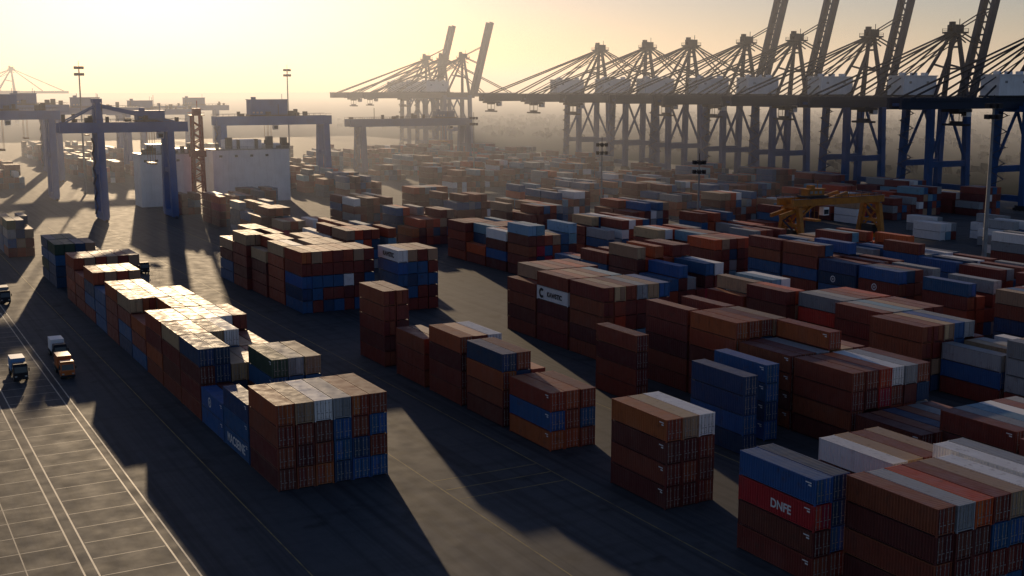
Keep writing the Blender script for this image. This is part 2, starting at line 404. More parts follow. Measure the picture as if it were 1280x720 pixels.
cont.sort(key=lambda q: -q['area'])
singles = [q for q in cont[:300] if q['area'] > 0]
rest = cont[len(singles):]

# ------------------------------------------------------------------ containers: meshes
def corrug(mb, fixed, side, y0, y1, z0, z1, n, depth):
    p = (y1-y0)/n; pts = []
    for i in range(n):
        b = y0+i*p
        pts += [(b,0),(b+p*0.30,0),(b+p*0.45,1),(b+p*0.80,1)]
    pts.append((y1,0)); pts = [(y, fixed - side*depth*(1-k)) for y, k in pts]
    for (ya_, xa), (yb, xb) in zip(pts, pts[1:]):
        mb.quad((xa,ya_,z0),(xb,yb,z0),(xb,yb,z1),(xa,ya_,z1))
def walls_mesh(n, frame, depth=0.06):
    mb = MB(); hw = W/2
    for s in (-1, 1): corrug(mb, s*(hw-0.02), s, 0.12, L-0.12, 0.24, HC-0.13, n, depth)
    m2 = max(4, n//5); p = (W-0.24)/m2
    for i in range(m2):
        x = -hw+0.12+i*p
        for xa, da, xb, db in ((x,0,x+p*.4,0),(x+p*.4,0,x+p*.5,.05),(x+p*.5,.05,x+p*.9,.05),(x+p*.9,.05,x+p,0)):
            mb.quad((xb,L-0.02-db,0.24),(xa,L-0.02-da,0.24),(xa,L-0.02-da,HC-0.13),(xb,L-0.02-db,HC-0.13))
    if frame: add_frame(mb)
    return mb
def add_frame(mb):
    hw = W/2; mb.cur = 0
    for sx in (-1, 1):
        xa, xb = (-hw, -hw+0.12) if sx < 0 else (hw-0.12, hw)
        for y in (0, L-0.12): mb.box(xa, xb, y, y+0.12, 0.12, HC-0.12, bottom=False, top=False)
        xa2, xb2 = (-hw+0.005, -hw+0.08) if sx < 0 else (hw-0.08, hw-0.005)
        mb.box(xa2, xb2, 0.12, L-0.12, 0.15, 0.25); mb.box(xa2, xb2, 0.12, L-0.12, HC-0.14, HC-0.03)
        for y in (-0.014, L-0.166):
            for z in (0.0, HC-0.13):
                xc, xd = (-hw-0.014, -hw+0.16) if sx < 0 else (hw-0.16, hw+0.014)
                mb.box(xc, xd, y, y+0.18, z+0.002, z+0.128)
    for y in (0.01, L-0.09):
        mb.box(-hw+0.12, hw-0.12, y, y+0.08, HC-0.14, HC-0.03); mb.box(-hw+0.12, hw-0.12, y, y+0.08, 0.14, 0.25)
    mb.cur = 1     # underframe set back in the gap between two tiers
    mb.box(-hw+0.16, hw-0.16, 0.18, L-0.18, 0.03, 0.20, top=False)
    mb.cur = 0
    return mb
def roof_mesh(n):
    mb = MB(); hw = W/2-0.05; p = (L-0.2)/n
    for i in range(n):
        y = 0.1+i*p
        for ya_, za, yb, zb in ((y,0,y+p*.4,0),(y+p*.4,0,y+p*.5,.022),(y+p*.5,.022,y+p*.9,.022),(y+p*.9,.022,y+p,0)):
            mb.quad((-hw,ya_,HC-0.045+za),(hw,ya_,HC-0.045+za),(hw,yb,HC-0.045+zb),(-hw,yb,HC-0.045+zb))
    return mb
def door_mesh(s, ribs):
    mb = MB(); x0, x1 = (-W/2+0.15, -0.035) if s < 0 else (0.035, W/2-0.15)
    mb.box(x0, x1, 0.085, 0.13, 0.29, HC-0.17)
    if ribs:
        for k in range(4):
            z = 0.42+k*0.58; mb.box(x0+0.12, x1-0.12, 0.05, 0.086, z, z+0.32)
    return mb
def bar_mesh(x):
    mb = MB(); mb.tube((x,0.018,0.18),(x,0.018,HC-0.09),0.034,n=6)
    for z in (0.5, 1.35, 2.35): mb.box(x-0.07, x+0.07, -0.016, 0.05, z, z+0.09)
    mb.box(x-0.02, x+0.32, -0.02, 0.01, 1.05, 1.13)
    return mb
any_m = CM['R'][0]; any_r = CM['R'][1]
ME = {'walls': walls_mesh(30, False, 0.10).mesh('wall_panel', any_m), 'frame': add_frame(MB()).mesh('frame', [any_m, M_under]), 'roof': roof_mesh(30).mesh('roof', any_r),
      'door0': door_mesh(-1, True).mesh('door', any_m), 'door1': door_mesh(1, True).mesh('door', any_m),
      'walls_m': walls_mesh(20, True, 0.10).mesh('wall_panel', [any_m, M_under]), 'roof_m': roof_mesh(14).mesh('roof', any_r),
      'door0m': door_mesh(-1, True).mesh('door', any_m), 'door1m': door_mesh(1, True).mesh('door', any_m)}
for i, x in enumerate((-0.85, -0.35, 0.30, 0.80)): ME['bar%d' % i] = bar_mesh(x).mesh('locking_bar', M_bar)
fm = walls_mesh(16, True); fm.cur = 0; fm.m = [2 if k == 1 else k for k in fm.m]
for s in (-1, 1): fm.box(*((-W/2+0.14, -0.03) if s < 0 else (0.03, W/2-0.14)), 0.05, 0.095, 0.27, HC-0.16)
for x in (-0.6, 0.6): fm.box(x-0.03, x+0.03, 0.02, 0.051, 0.27, HC-0.16)
fm.cur = 1; r_ = roof_mesh(8); i0 = len(fm.v); fm.v += r_.v; fm.f += [tuple(i0+k for k in f) for f in r_.f]; fm.m += [1]*len(r_.f)
ME['far'] = fm.mesh('shipping_container', [any_m, any_r, M_under])
def link_obj(name, me, mats, parent=None):
    o = bpy.data.objects.new(name, me); C.objects.link(o)
    if parent: o.parent = parent
    for i, m in enumerate(mats):
        o.material_slots[i].link = 'OBJECT'; o.material_slots[i].material = m
    return o
def lettering(s, size, mat, parent, y, z, name='lettering', sx=1.0, bold=0.02):
    cu = bpy.data.curves.new(name, 'FONT'); cu.body = s; cu.size = size; cu.extrude = 0.006; cu.align_x = 'CENTER'; cu.align_y = 'CENTER'; cu.offset = bold*size
    t = bpy.data.objects.new('t', cu); C.objects.link(t); dg = bpy.context.evaluated_depsgraph_get()
    me = bpy.data.meshes.new_from_object(t.evaluated_get(dg)); bpy.data.objects.remove(t)
    me.materials.clear(); me.materials.append(mat); me.name = name
    me.transform(Matrix(((0,0,-1),(-1,0,0),(0,1,0))).to_4x4() @ Matrix.Diagonal((sx,1,1,1)))
    o = bpy.data.objects.new(name, me); C.objects.link(o); o.parent = parent; o.location = (-W/2-0.02, y, z); return o
def emblem(parent, y, z, r, mat):
    mb = MB(); n = 18
    for k in range(n):
        a0, a1 = 2*math.pi*k/n, 2*math.pi*(k+1)/n
        P = lambda a, q: (0, math.cos(a)*q, math.sin(a)*q)
        mb.quad(P(a0,r*.72), P(a0,r), P(a1,r), P(a1,r*.72))
    for k in range(5):
        a = math.pi/2 + 2*math.pi*k/5
        mb.quad((0,0,0), (0,math.cos(a-.45)*r*.25,math.sin(a-.45)*r*.25), (0,math.cos(a)*r*.6,math.sin(a)*r*.6), (0,math.cos(a+.45)*r*.25,math.sin(a+.45)*r*.25))
    o = mb.build('emblem', mat, parent); o.location = (-W/2-0.015, y, z); return o
LETTERED = {(86.0,90.0,0,2), (A,round(ya[1],1),0,0), (CX,201.0,0,3), (111.2,256.0,0,4)}
byid = {}
for q in singles:
    b = q['b']; wm, rm = CM[q['k']]; key = (round(b['x'],1), round(b['y'],1), q['c'], q['t'])
    tier = 'top' if q['t'] == q['h']-1 else ('bottom' if q['t'] == 0 else ORD[q['t']])
    lab = '%s container on %s tier, %s column, %s stack from the front in %s' % (COL[q['k']][0], tier, ORD[q['c']], ORD[b['bay']], b['row'])
    if q['zc'] < 280 or q['area'] > 700 or key in LETTERED:
        root = empty('shipping_container', (q['x'], q['y'], q['z']))
        near = q['zc'] < 205
        if near:
            link_obj('wall_panel', ME['walls'], [wm], root); link_obj('frame', ME['frame'], [wm], root); link_obj('roof', ME['roof'], [rm], root)
            for s in (0, 1):
                d = link_obj('door', ME['door%d' % s], [wm], root)
                for i in (0, 1): 
                    o = bpy.data.objects.new('locking_bar', ME['bar%d' % (2*s+i)]); C.objects.link(o); o.parent = d
        else:
            link_obj('wall_panel', ME['walls_m'], [wm], root); link_obj('roof', ME['roof_m'], [rm], root)
            for s in (0, 1): link_obj('door', ME['door%dm' % s], [wm], root)
    else:
        root = link_obj('shipping_container', ME['far'], [wm, rm]); root.location = (q['x'], q['y'], q['z'])
    tag(root, lab, 'container', 'stacked shipping containers')
    byid[key] = (root, q)
def at(x, y, c, t):
    r = byid.get((round(x,1), round(y,1), c, t)); return r[0] if r else None
def mark(o, s, size, mat, y=L/2, z=HC/2, sx=1.0, bold=0.02):
    if o is None or o.type != 'EMPTY': return
    lettering(s, size, mat, o, y, z, sx=sx, bold=bold)
    o['label'] = o['label'].replace(' container on', ' container lettered in %s on' % ('white' if mat is M_letter_w else 'black')).replace(' from the front', '')
mark(at(86, 90, 0, 2), 'DNFE', 1.4, M_letter_w, y=L*0.42, z=1.3, sx=0.95, bold=0.025)
mark(at(A, ya[1], 0, 0), 'MACSEINE', 1.9, M_letter_w, y=L*0.5, z=1.5, bold=0.02)
mark(at(CX, 201, 0, 3), 'KAWSTIC', 1.35, M_letter_k, y=L*0.42, z=1.4, bold=0.04)
mark(at(111.2, 256, 0, 4), 'KAWSTIC', 1.5, M_letter_k, y=L*0.48, z=1.4, bold=0.04)
o = at(CX, 201, 0, 3)
if o is not None and o.type == 'EMPTY':     # dark open ring, like a letter C, before the lettering
    e = MB(); n = 14
    for k in range(n):
        a0, a1 = R(45+270*k/n), R(45+270*(k+1)/n)
        P = lambda a, q: (0, -math.cos(a)*q, math.sin(a)*q)
        e.quad(P(a0,0.50), P(a0,1.05), P(a1,1.05), P(a1,0.50))
    e = e.build('emblem', M_letter_k, o); e.location = (-W/2-0.015, L*0.84, 1.45)
for key in ((A, ya[2], 0, 1), (E, 215, 0, 3), (E, 189, 0, 2), (E, 202, 0, 2)):
    o = at(*key)
    if o is not None and o.type == 'EMPTY': emblem(o, L*0.6, 1.45, 0.8, M_letter_w)
mb = MB(); mb.quad((0,0,0),(0,-0.9,0),(0,-0.9,0.14),(0,0,0.14)); mb.quad((0,-0.45,-0.30),(0,-0.9,-0.30),(0,-0.9,-0.12),(0,-0.45,-0.12)); plate_me = mb.mesh('code_plate', M_letter_w)
for (root, q) in list(byid.values()):
    if q['zc'] < 190 and root.type == 'EMPTY' and q['k'] not in 'WGT' and (q['c']*7+q['t']*3+q['b']['bay']) % 3:
        o = bpy.data.objects.new('code_plate', plate_me); C.objects.link(o); o.parent = root; o.location = (-W/2-0.012, 1.5, 2.3)
keys = list(COL); sm = []
for k in keys: sm += [CM[k][0], CM[k][1]]
occ = {(id(q['b']), q['c'], q['t']) for q in cont}
mb = MB()
for q in rest:
    b = id(q['b'])
    if all((b, q['c']+dc, q['t']+dt) in occ for dc, dt in ((-1,0),(1,0),(0,1))) and q['area'] == 0 and random.random() < 0.5: continue
    x, y, z = q['x'], q['y'], q['z']; ki = keys.index(q['k'])*2
    mb.cur = ki
    mb.box(x-W/2+0.01, x+W/2-0.01, y+0.02, y+L, z+0.14, z+HC-0.04, bottom=True, top=False)
    for sx in (-W/2, W/2-0.12):
        mb.box(x+sx-0.012, x+sx+0.132, y-0.015, y+0.12, z+0.004, z+HC, bottom=False)
    for dx in (-0.75, -0.3, 0.3, 0.75): mb.box(x+dx-0.025, x+dx+0.025, y-0.02, y+0.02, z+0.18, z+HC-0.1, bottom=False)
    mb.cur = ki+1
    mb.quad((x-W/2,y,z+HC-0.04),(x+W/2,y,z+HC-0.04),(x+W/2,y+L,z+HC-0.04),(x-W/2,y+L,z+HC-0.04))
tag(mb.build('shipping_containers', sm), 'remaining rust, blue and white containers in the deeper stacks and far yard', 'containers', kind='stuff')

# ------------------------------------------------------------------ quay cranes
def sts_parts(raised, spreader_x):
    root = empty('quay_crane'); bl = M_steel_blue; GX = 25
    for x in (0, GX):
        for s in (-1, 1):
            MB().beam((x, s*8.5, 2.4), (x + (0.6 if x == 0 else -0.6), s*7.2, 46), 2.9, 2.7).build('leg', bl, root)
            g = MB()
            for k in range(4): g.box(x-0.5, x+0.5, s*8.5-4.6+k*2.4, s*8.5-2.6+k*2.4, 0.25, 1.3)
            g.box(x-0.7, x+0.7, s*8.5-3.5, s*8.5+3.5, 1.3, 2.4)
            for k in range(4): g.tube((x-0.25, s*8.5-3.6+k*2.4, 0.42), (x+0.25, s*8.5-3.6+k*2.4, 0.42), 0.4, n=10)
            g.build('bogie', M_dark_steel, root)
        MB().beam((x, -8.5, 5.2), (x, 8.5, 5.2), 1.8, 2.6).build('sill_beam', bl, root)
        MB().beam((x, -7.6, 43.2), (x, 7.6, 43.2), 1.8, 2.6).build('cross_beam', bl, root)
    for s in (-1, 1):
        MB().beam((0.8, s*8.1, 17), (GX-0.8, s*8.1, 17), 1.8, 2.8).build('portal_beam', bl, root)
        MB().beam((1.0, s*7.9, 19), (12.5, s*7.35, 42.5), 1.0).build('brace', bl, root)
        MB().beam((GX-1.0, s*7.9, 19), (12.5, s*7.45, 42.5), 1.0).build('brace', bl, root)
        MB().beam((-0.2, s*7.2, 43.2), (GX+0.2, s*7.2, 43.2), 1.4, 1.8).build('top_beam', bl, root)
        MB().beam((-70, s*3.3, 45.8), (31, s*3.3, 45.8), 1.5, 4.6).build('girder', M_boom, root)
        rl = MB(); y = s*4.6
        rl.box(-70, 30, min(y, s*4.1), max(y, s*4.1), 46.9, 47.0)
        for z in (47.6, 48.3): rl.beam((-70, y, z), (30, y, z), 0.11)
        for k in range(26): rl.beam((-70+4*k, y, 47), (-70+4*k, y, 48.3), 0.11)
        rl.build('walkway', M_rail, root)
        for x in (-64, -44, -22): MB().tube((21.5, s*1.6, 78), (x, s*3.3, 48.0), 0.42, n=6).build('backstay', M_dark_steel, root)
        MB().tube((22.5, s*1.6, 74), (-33, s*3.3, 48.0), 0.26, n=6).build('backstay', M_dark_steel, root)
    for k in range(9): MB().beam((-68+k*12, -2.5, 45.4), (-68+k*12, 2.5, 45.4), 0.7, 1.2).build('girder_tie', bl, root)
    a = MB()
    for s in (-1, 1):
        a.beam((GX-0.5, s*6.8, 47), (22, s*1.6, 78), 1.9, 1.9, 1.4, 1.4); a.beam((3, s*6.6, 47), (21, s*1.6, 77), 1.2)
        a.beam((23.7, s*4.4, 61), (13, s*3.8, 63), 0.8)
    a.beam((23.6, -4.2, 61), (23.6, 4.2, 61), 0.9); a.beam((22.6, -2.6, 71), (22.6, 2.6, 71), 0.9)
    a.build('apex_frame', M_boom, root)
    t = MB(); t.box(17.4, 26.6, -3.8, 3.8, 77.2, 78.0)
    for s in (-1, 1):
        t.box(19.0, 25, s*1.7-0.6, s*1.7+0.6, 78, 81.2)
        for z in (78.7, 79.4): t.beam((17.4, s*3.7, z), (26.6, s*3.7, z), 0.18)
        for x in (17.5, 22, 26.5): t.beam((x, s*3.7, 78), (x, s*3.7, 79.4), 0.18)
        t.beam((18.4, s*3, 73), (25.8, s*3, 77.4), 0.5); t.beam((25.8, s*3, 73), (18.0, s*3, 77.4), 0.5)
    t.tube((21.5, -1.6, 80), (21.5, 1.6, 80), 1.4, n=10); t.beam((24.5, 0, 78), (24.5, 0, 84), 0.26); t.box(18.6, 20.8, -1, 1, 80, 82.6)
    t.build('apex_platform', M_dark_steel, root)
    h = MB(); h.box(-15, 6, -4.8, 4.8, 48.9, 57.2); h.box(-15.4, 6.4, -5.2, 5.2, 57.2, 57.7)
    for x in (-12, -5, 2): h.box(x, x+2.2, -1.2, 1.2, 57.7, 59.0)
    hs = h.build('machinery_house', M_white, root)
    MB().box(-15.5, 6.5, -5.0, 5.0, 48.15, 48.9).build('house_deck', M_dark_steel, root)
    for x in (-11.5, -0.5): MB().box(x, x+1.6, -4.86, -4.80, 54.0, 55.0).build('louvre', M_grey, hs)
    b = MB(); Lb = 64
    ang = R(75) if raised else 0.0
    dx, dz = math.cos(ang), math.sin(ang)
    P = lambda t, s: (31.8 + dx*t, s*3.3, 46.1 + dz*t)
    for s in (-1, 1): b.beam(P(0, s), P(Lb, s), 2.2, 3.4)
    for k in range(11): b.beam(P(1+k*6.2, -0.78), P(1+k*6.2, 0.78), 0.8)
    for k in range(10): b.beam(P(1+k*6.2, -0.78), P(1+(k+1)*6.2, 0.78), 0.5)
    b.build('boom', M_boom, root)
    for s in (-1, 1):
        if raised:
            MB().tube((22.5, s*1.6, 78.5), P(27, s*0.7), 0.36, n=6).build('forestay', M_dark_steel, root); MB().tube((22.5, s*1.6, 79), P(44, s*0.7), 0.3, n=6).build('forestay', M_dark_steel, root)
        else:
            MB().tube((22.5, s*1.6, 78.5), (31.6+30, s*3.3, 48.0), 0.42, n=6).build('forestay', M_dark_steel, root); MB().tube((22.5, s*1.6, 78.5), (31.6+58, s*3.3, 48.0), 0.42, n=6).build('forestay', M_dark_steel, root)
    t = MB(); sx = spreader_x
    t.box(sx-4, sx+4, -4.5, 4.5, 42.2, 43.4); t.box(sx-2, sx+2, -2, 2, 41.4, 42.2); t.build('trolley', M_dark_steel, root)
    k = MB(); k.box(sx+4.4, sx+7.2, -1.4, 1.4, 40.2, 43.4); cb = k.build('operator_cab', M_white, root)
    MB().box(sx+4.34, sx+4.4, -1.2, 1.2, 40.6, 42.6).build('cab_window', M_glass, cb)
    s_ = MB(); zb = 36.5
    for x in (-1.2, 1.2):
        for y in (-2.5, 2.5): s_.beam((sx+x, y, 42.3), (sx+x, y, zb+0.8), 0.18)
    s_.box(sx-1.4, sx+1.4, -6, 6, zb, zb+0.9); s_.box(sx-1.0, sx+1.0, -2.4, 2.4, zb+0.9, zb+1.9)
    s_.build('spreader', M_dark_steel, root)
    st = MB(); z = 3.0; side = 1
    while z < 44:
        st.beam((-2.1, 4.0*side+8.4-4, z), (-2.1, -4.0*side+8.4-4, z+3.4), 0.7, 0.2); st.box(-2.7, -1.5, 8.4-4-4.2*side-0.5, 8.4-4-4.2*side+0.5, z+3.35, z+3.5)
        z += 3.4; side = -side
    st.build('stairway', M_rail, root)
    return root
QX = 438
cr_up = sts_parts(True, -34); cr_dn = sts_parts(False, -63)
up_l = {350: 'blue quay crane cut by the right edge of the picture, white machinery house',
        402: 'blue quay crane with raised dark boom, rightmost of the raised booms',
        455: 'blue quay crane with raised boom, second raised boom from the right',
        510: 'blue quay crane with raised boom, third raised boom from the right',
        552: 'blue quay crane with raised boom, fourth raised boom from the right'}
dn_l = {604: 'blue quay crane with lowered boom, next left of the raised booms',
        650: 'blue quay crane with lowered boom, second from left of the near crane line',
        706: 'blue quay crane at the left end of the near crane line, long landward girder'}
used = {}
def put(proto, key, x, y, lab, grp):
    o = proto if key not in used else copy_tree(proto); used[key] = 1
    o.location = (x, y, 0.012); tag(o, lab, 'crane', grp); return o
for y, l in up_l.items(): put(cr_up, 'up', QX, y, l, 'blue quay cranes along the berth')
for y, l in dn_l.items(): put(cr_dn, 'dn', QX, y, l, 'blue quay cranes along the berth')
put(cr_up, 'up', QX+12, 940, 'hazy distant quay crane with raised boom, right one of the distant pair', 'blue quay cranes along the berth')
put(cr_up, 'up', QX+10, 1010, 'hazy distant quay crane with raised boom, left one of the distant pair', 'blue quay cranes along the berth')
put(cr_dn, 'dn', QX+10, 976, 'hazy distant quay crane with level boom, between the two distant raised booms', 'blue quay cranes along the berth')
put(cr_dn, 'dn', 190, 1823, 'faint quay crane with stays on the horizon at far left', 'blue quay cranes along the berth')

# ------------------------------------------------------------------ yard gantries
def gantry(loc, span, hgt, lab, mat=None, cl=6, cr=6, house=0.5, hs=(9, 6, 6), depth=14, w=1.7, tower=None, grp='blue yard gantry cranes', name='yard_gantry_crane', clutter=False):
    mat = mat or M_gantry_blue
    root = empty(name, loc); hd = depth/2
    for x in (0, span):
        for s in (-1, 1):
            MB().beam((x, s*hd, 1.6), (x, s*hd*0.62, hgt), w, w*1.1).build('leg', mat, root)
            g = MB()
            for k in range(3): g.box(x-0.45, x+0.45, s*hd-2.6+k*1.9, s*hd-1.1+k*1.9, 0.1, 1.0)
            for k in range(3): g.tube((x-0.25, s*hd-1.85+k*1.9, 0.45), (x+0.25, s*hd-1.85+k*1.9, 0.45), 0.44, n=10)
            g.build('bogie', M_dark_steel, root)
        MB().beam((x, -hd-1.5, 1.9), (x, hd+1.5, 1.9), w*0.8, w).build('sill_beam', mat, root)
        MB().beam((x, -hd*0.80, hgt*0.55), (x, hd*0.80, hgt*0.55), w*0.6, w*0.7).build('cross_beam', mat, root)
        MB().beam((x, -hd*0.64, hgt+0.3), (x, hd*0.64, hgt+0.3), w*0.9, w*0.9).build('end_tie', mat, root)
        if clutter:
            MB().beam((x, -hd*0.95, 3), (x, hd*0.72, hgt*0.95), 0.5).build('brace', mat, root); MB().beam((x, hd*0.95, 3), (x, -hd*0.72, hgt*0.95), 0.5).build('brace', mat, root)
            MB().box(x-1.6, x+1.6, -2.6, 2.6, 2.8, 5.6).build('engine_box', M_dark_steel, root)
            MB().beam((x, -hd*0.62, hgt*0.72), (x+(6 if x == 0 else -6), -hd*0.62, hgt+0.6), 0.6).build('brace', mat, root)
    if clutter:
        for s in (-1, 1): MB().beam((span*0.62, s*2.2, hgt+4.0), (-7, s*2.2, hgt-2.5), 0.9, 1.2).build('lifting_arm', mat, root)
    for s in (-1, 1):
        y = s*hd*0.62
        MB().beam((-cl, y, hgt+1.7), (span+cr, y, hgt+1.7), 1.4*w/1.7, 2.6*w/1.7).build('girder', mat, root)
        rl = MB(); zt = hgt+1.7+1.3*w/1.7; yy = y+s*0.9
        rl.box(-cl, span+cr, min(y, yy), max(y, yy), zt, zt+0.08)
        rl.beam((-cl, yy, zt+1.1), (span+cr, yy, zt+1.1), 0.12)
        k = -cl
        while k < span+cr: rl.beam((k, yy, zt), (k, yy, zt+1.1), 0.12); k += 3
        rl.build('walkway', M_rail, root)
        if not clutter:
            rr = random.Random(int(loc[0]*7+loc[1]+s))
            for k in range(5):
                bx = rr.uniform(-cl+1, span+cr-3); MB().box(bx, bx+rr.uniform(1,2.6), y-0.8, y+0.8, zt+0.1, zt+rr.uniform(1.2,3.4)).build('equipment_box', M_dark_steel, root)
            bx = rr.uniform(0, span); MB().beam((bx, y, zt), (bx, y, zt+rr.uniform(5,9)), 0.3).build('aerial', M_dark_steel, root)
    hx = span*house; zt = hgt+1.7+1.3*w/1.7+0.1; a, b, c = hs
    m = MB(); m.box(hx-a, hx+a, -hd*0.6, hd*0.6, zt, zt+0.6); m.build('trolley', M_dark_steel, root)
    h = MB(); h.box(hx-a+0.5, hx+a-0.5, -b/2, b/2, zt+0.6, zt+c); h.box(hx-a+0.2, hx+a-0.2, -b/2-0.3, b/2+0.3, zt+c, zt+c+0.35)
    h.box(hx-a+2, hx-a+4, -1, 1, zt+c+0.35, zt+c+1.5); h.beam((hx+a-2, 0, zt+c), (hx+a-2, 0, zt+c+3), 0.2)
    hh = h.build('machinery_house', mat, root)
    for k in range(3): MB().box(hx-a+1.2+k*2.0, hx-a+2.4+k*2.0, -b/2-0.05, -b/2, zt+1.3, zt+2.2).build('louvre', M_grey, hh)
    k = MB(); cxp = hx+3; k.box(cxp-1.2, cxp+1.2, -hd*0.62-0.2, -hd*0.62+2.2, hgt-2.9, hgt-0.2); cb = k.build('operator_cab', M_white, root)
    MB().box(cxp-1.0, cxp+1.0, -hd*0.62-0.26, -hd*0.62-0.2, hgt-2.6, hgt-1.0).build('cab_window', M_glass, cb)
    s_ = MB(); zb = hgt*0.62
    for x in (-1, 1):
        for y in (-2.2, 2.2): s_.beam((hx+x, y, zt), (hx+x, y, zb+0.7), 0.14)
    s_.box(hx-1.2, hx+1.2, -min(6, hd*0.58), min(6, hd*0.58), zb, zb+0.7); s_.build('spreader', M_yellow, root)
    st = MB(); z = 2.4; sd = 1
    while z < hgt-3:
        st.beam((-w*0.8, 2.5*sd, z), (-w*0.8, -2.5*sd, z+3), 0.7, 0.2); z += 3; sd = -sd
    st.build('stairway', M_rail, root)
    if tower:
        tx, th, ex = tower
        t = MB()
        for s in (-1, 1):
            t.beam((tx, s*hd*0.62, hgt+3), (tx, s*hd*0.4, th), 2.6, 2.6, 2.0, 2.0)
            t.beam((tx, s*hd*0.4, th-0.6), (ex, s*hd*0.62, hgt+3.2), 1.4)
            t.beam((tx, s*hd*0.4, th-0.6), (-cl+1, s*hd*0.62, hgt+3.2), 0.6)
        t.beam((tx, -hd*0.4, th-0.5), (tx, hd*0.4, th-0.5), 1.6); t.box(tx-1.8, tx+1.8, -hd*0.3, hd*0.3, th+0.3, th+1.9)
        t.build('stay_tower', mat, root)
    return tag(root, lab, 'crane', grp)
Z0 = 0.012
gantry((88, 496, Z0), 27, 35, 'blue gantry crane with sloping stays over the sunlit lane, left side', cl=15, cr=7, house=0.75, hs=(6,5,4), tower=(0, 46, 30), w=2.6)
gantry((166, 602, Z0), 54, 34, 'wide blue gantry crane behind the white buildings, house on top', cl=3, cr=3, house=0.45, hs=(10, 8, 8), w=2.9)
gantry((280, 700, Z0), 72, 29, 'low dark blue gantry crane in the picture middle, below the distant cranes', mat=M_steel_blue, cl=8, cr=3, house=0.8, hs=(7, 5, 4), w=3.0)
gantry((58, 600, Z0), 27, 38, 'blue gantry crane cut by the left edge, behind far stacks', cl=14, cr=4, house=0.2, hs=(8, 7, 7), w=2.7)
gantry((30, 660, Z0), 34, 36, 'blue gantry crane partly hidden behind the left edge crane', cl=5, cr=5, house=0.8, hs=(6, 5, 5), w=2.6)
gantry((176, 905, Z0), 50, 33, 'hazy far gantry crane above the left white building', cl=8, cr=8, house=0.3, w=2.7)
gantry((215, 1010, Z0), 60, 34, 'hazy far gantry crane left of the machinery house gantry', cl=10, cr=10, house=0.7, w=2.7)
gantry((110, 800, Z0), 50, 36, 'hazy far gantry crane between the left edge cranes and the mast', cl=8, cr=8, house=0.5, w=2.8)
gantry((72, 720, Z0), 34, 39, 'hazy gantry crane just right of the left floodlight mast', cl=6, cr=6, house=0.5, hs=(7,6,6), w=2.7)
gantry((273, 302, Z0), 36, 13, 'orange gantry crane beside the road, left of the tall light mast', mat=M_yellow, cl=3, cr=2, house=0.25, hs=(4, 3.5, 2.6), depth=11, w=1.5, grp='orange gantry crane', clutter=True)

# ------------------------------------------------------------------ masts, towers, buildings
def light_mast(x, y, h, lab, r=0.45, n=8, mat=None):
    root = empty('light_mast', (x, y, Z0))
    MB().tube((0,0,0.5), (0,0,h), r, r*0.5, 12).build('pole', mat or M_grey, root)
    MB().box(-1, 1, -1, 1, 0, 0.5).build('base', M_kerb, root)
    g = MB(); g.tube((0,0,h-0.2),(0,0,h+0.2), 1.3, 1.3, 16); g.tube((0,0,h-3.4),(0,0,h-3.1), 1.3, 1.3, 16); g.beam((0,0,h),(0,0,h+3),0.16); g.build('lamp_ring', M_dark_steel, root)
    for lv in (0, -3.2):
        for k in range(n):
            a = 2*math.pi*k/n+lv; c, s = math.cos(a)*1.9, math.sin(a)*1.9
            lp = MB().box(c-0.45, c+0.45, s-0.45, s+0.45, h+lv-0.8, h+lv+0.5).build('floodlight', M_dark_steel, root)
            MB().box(c-0.36, c+0.36, s-0.36, s+0.36, h+lv-0.85, h+lv-0.805).build('lamp_glass', M_lamp, lp)
    return tag(root, lab, 'light mast', 'floodlight masts of the yard')
light_mast(296, 243, 47, 'tall grey floodlight mast near the right edge', 0.72)
light_mast(104, 628, 62, 'floodlight mast against the bright sky at far left', 0.6)
light_mast(242, 723, 63, 'floodlight mast against the sky above the machinery house', 0.6)
light_mast(256, 330, 27, 'shorter floodlight mast beside the road, picture centre right', 0.5, 6)
light_mast(262, 400, 30, 'floodlight mast beside the road, left of the shorter one', 0.45, 6)
light_mast(300, 585, 36, 'thin floodlight mast standing before the far container yard', 0.45, 6)
def lattice(x, y, h, lab):
    root = empty('lattice_mast', (x, y, Z0)); g = MB(); b = 2.3
    for sx in (-1, 1):
        for sy in (-1, 1): g.beam((sx*b, sy*b, 0), (sx*b*0.8, sy*b*0.8, h), 0.85)
    k, z = 0, 0
    while z < h-2.5:
        s0 = b*(1-0.2*z/h); s1 = b*(1-0.2*(z+2.5)/h); e = 1 if k % 2 else -1
        for s in (-1, 1):
            g.beam((-e*s0, s*s0, z), (e*s1, s*s1, z+2.5), 0.5); g.beam((s*s0, -e*s0, z), (s*s1, e*s1, z+2.5), 0.5)
        z += 2.5; k += 1
    g.build('mast', M_red, root)
    p = MB(); p.box(-3, 3, -3, 3, h, h+0.3); p.box(-1.5, 1.8, -1.5, 1.5, h+0.3, h+3.2)
    for s in (-1, 1): p.beam((-3, s*2.9, h+1.3), (3, s*2.9, h+1.3), 0.16)
    p.beam((0.5, 0, h+3), (0.5, 0, h+6.5), 0.25); p.build('platform', M_red, root)
    MB().box(-3.2, 3.2, -2.6, 2.6, h*0.55, h*0.55+3.0).build('equipment_box', M_red, root)
    return tag(root, lab, 'mast')
lattice(136.6, 534, 40, 'red lattice mast before the gap between the two white buildings')
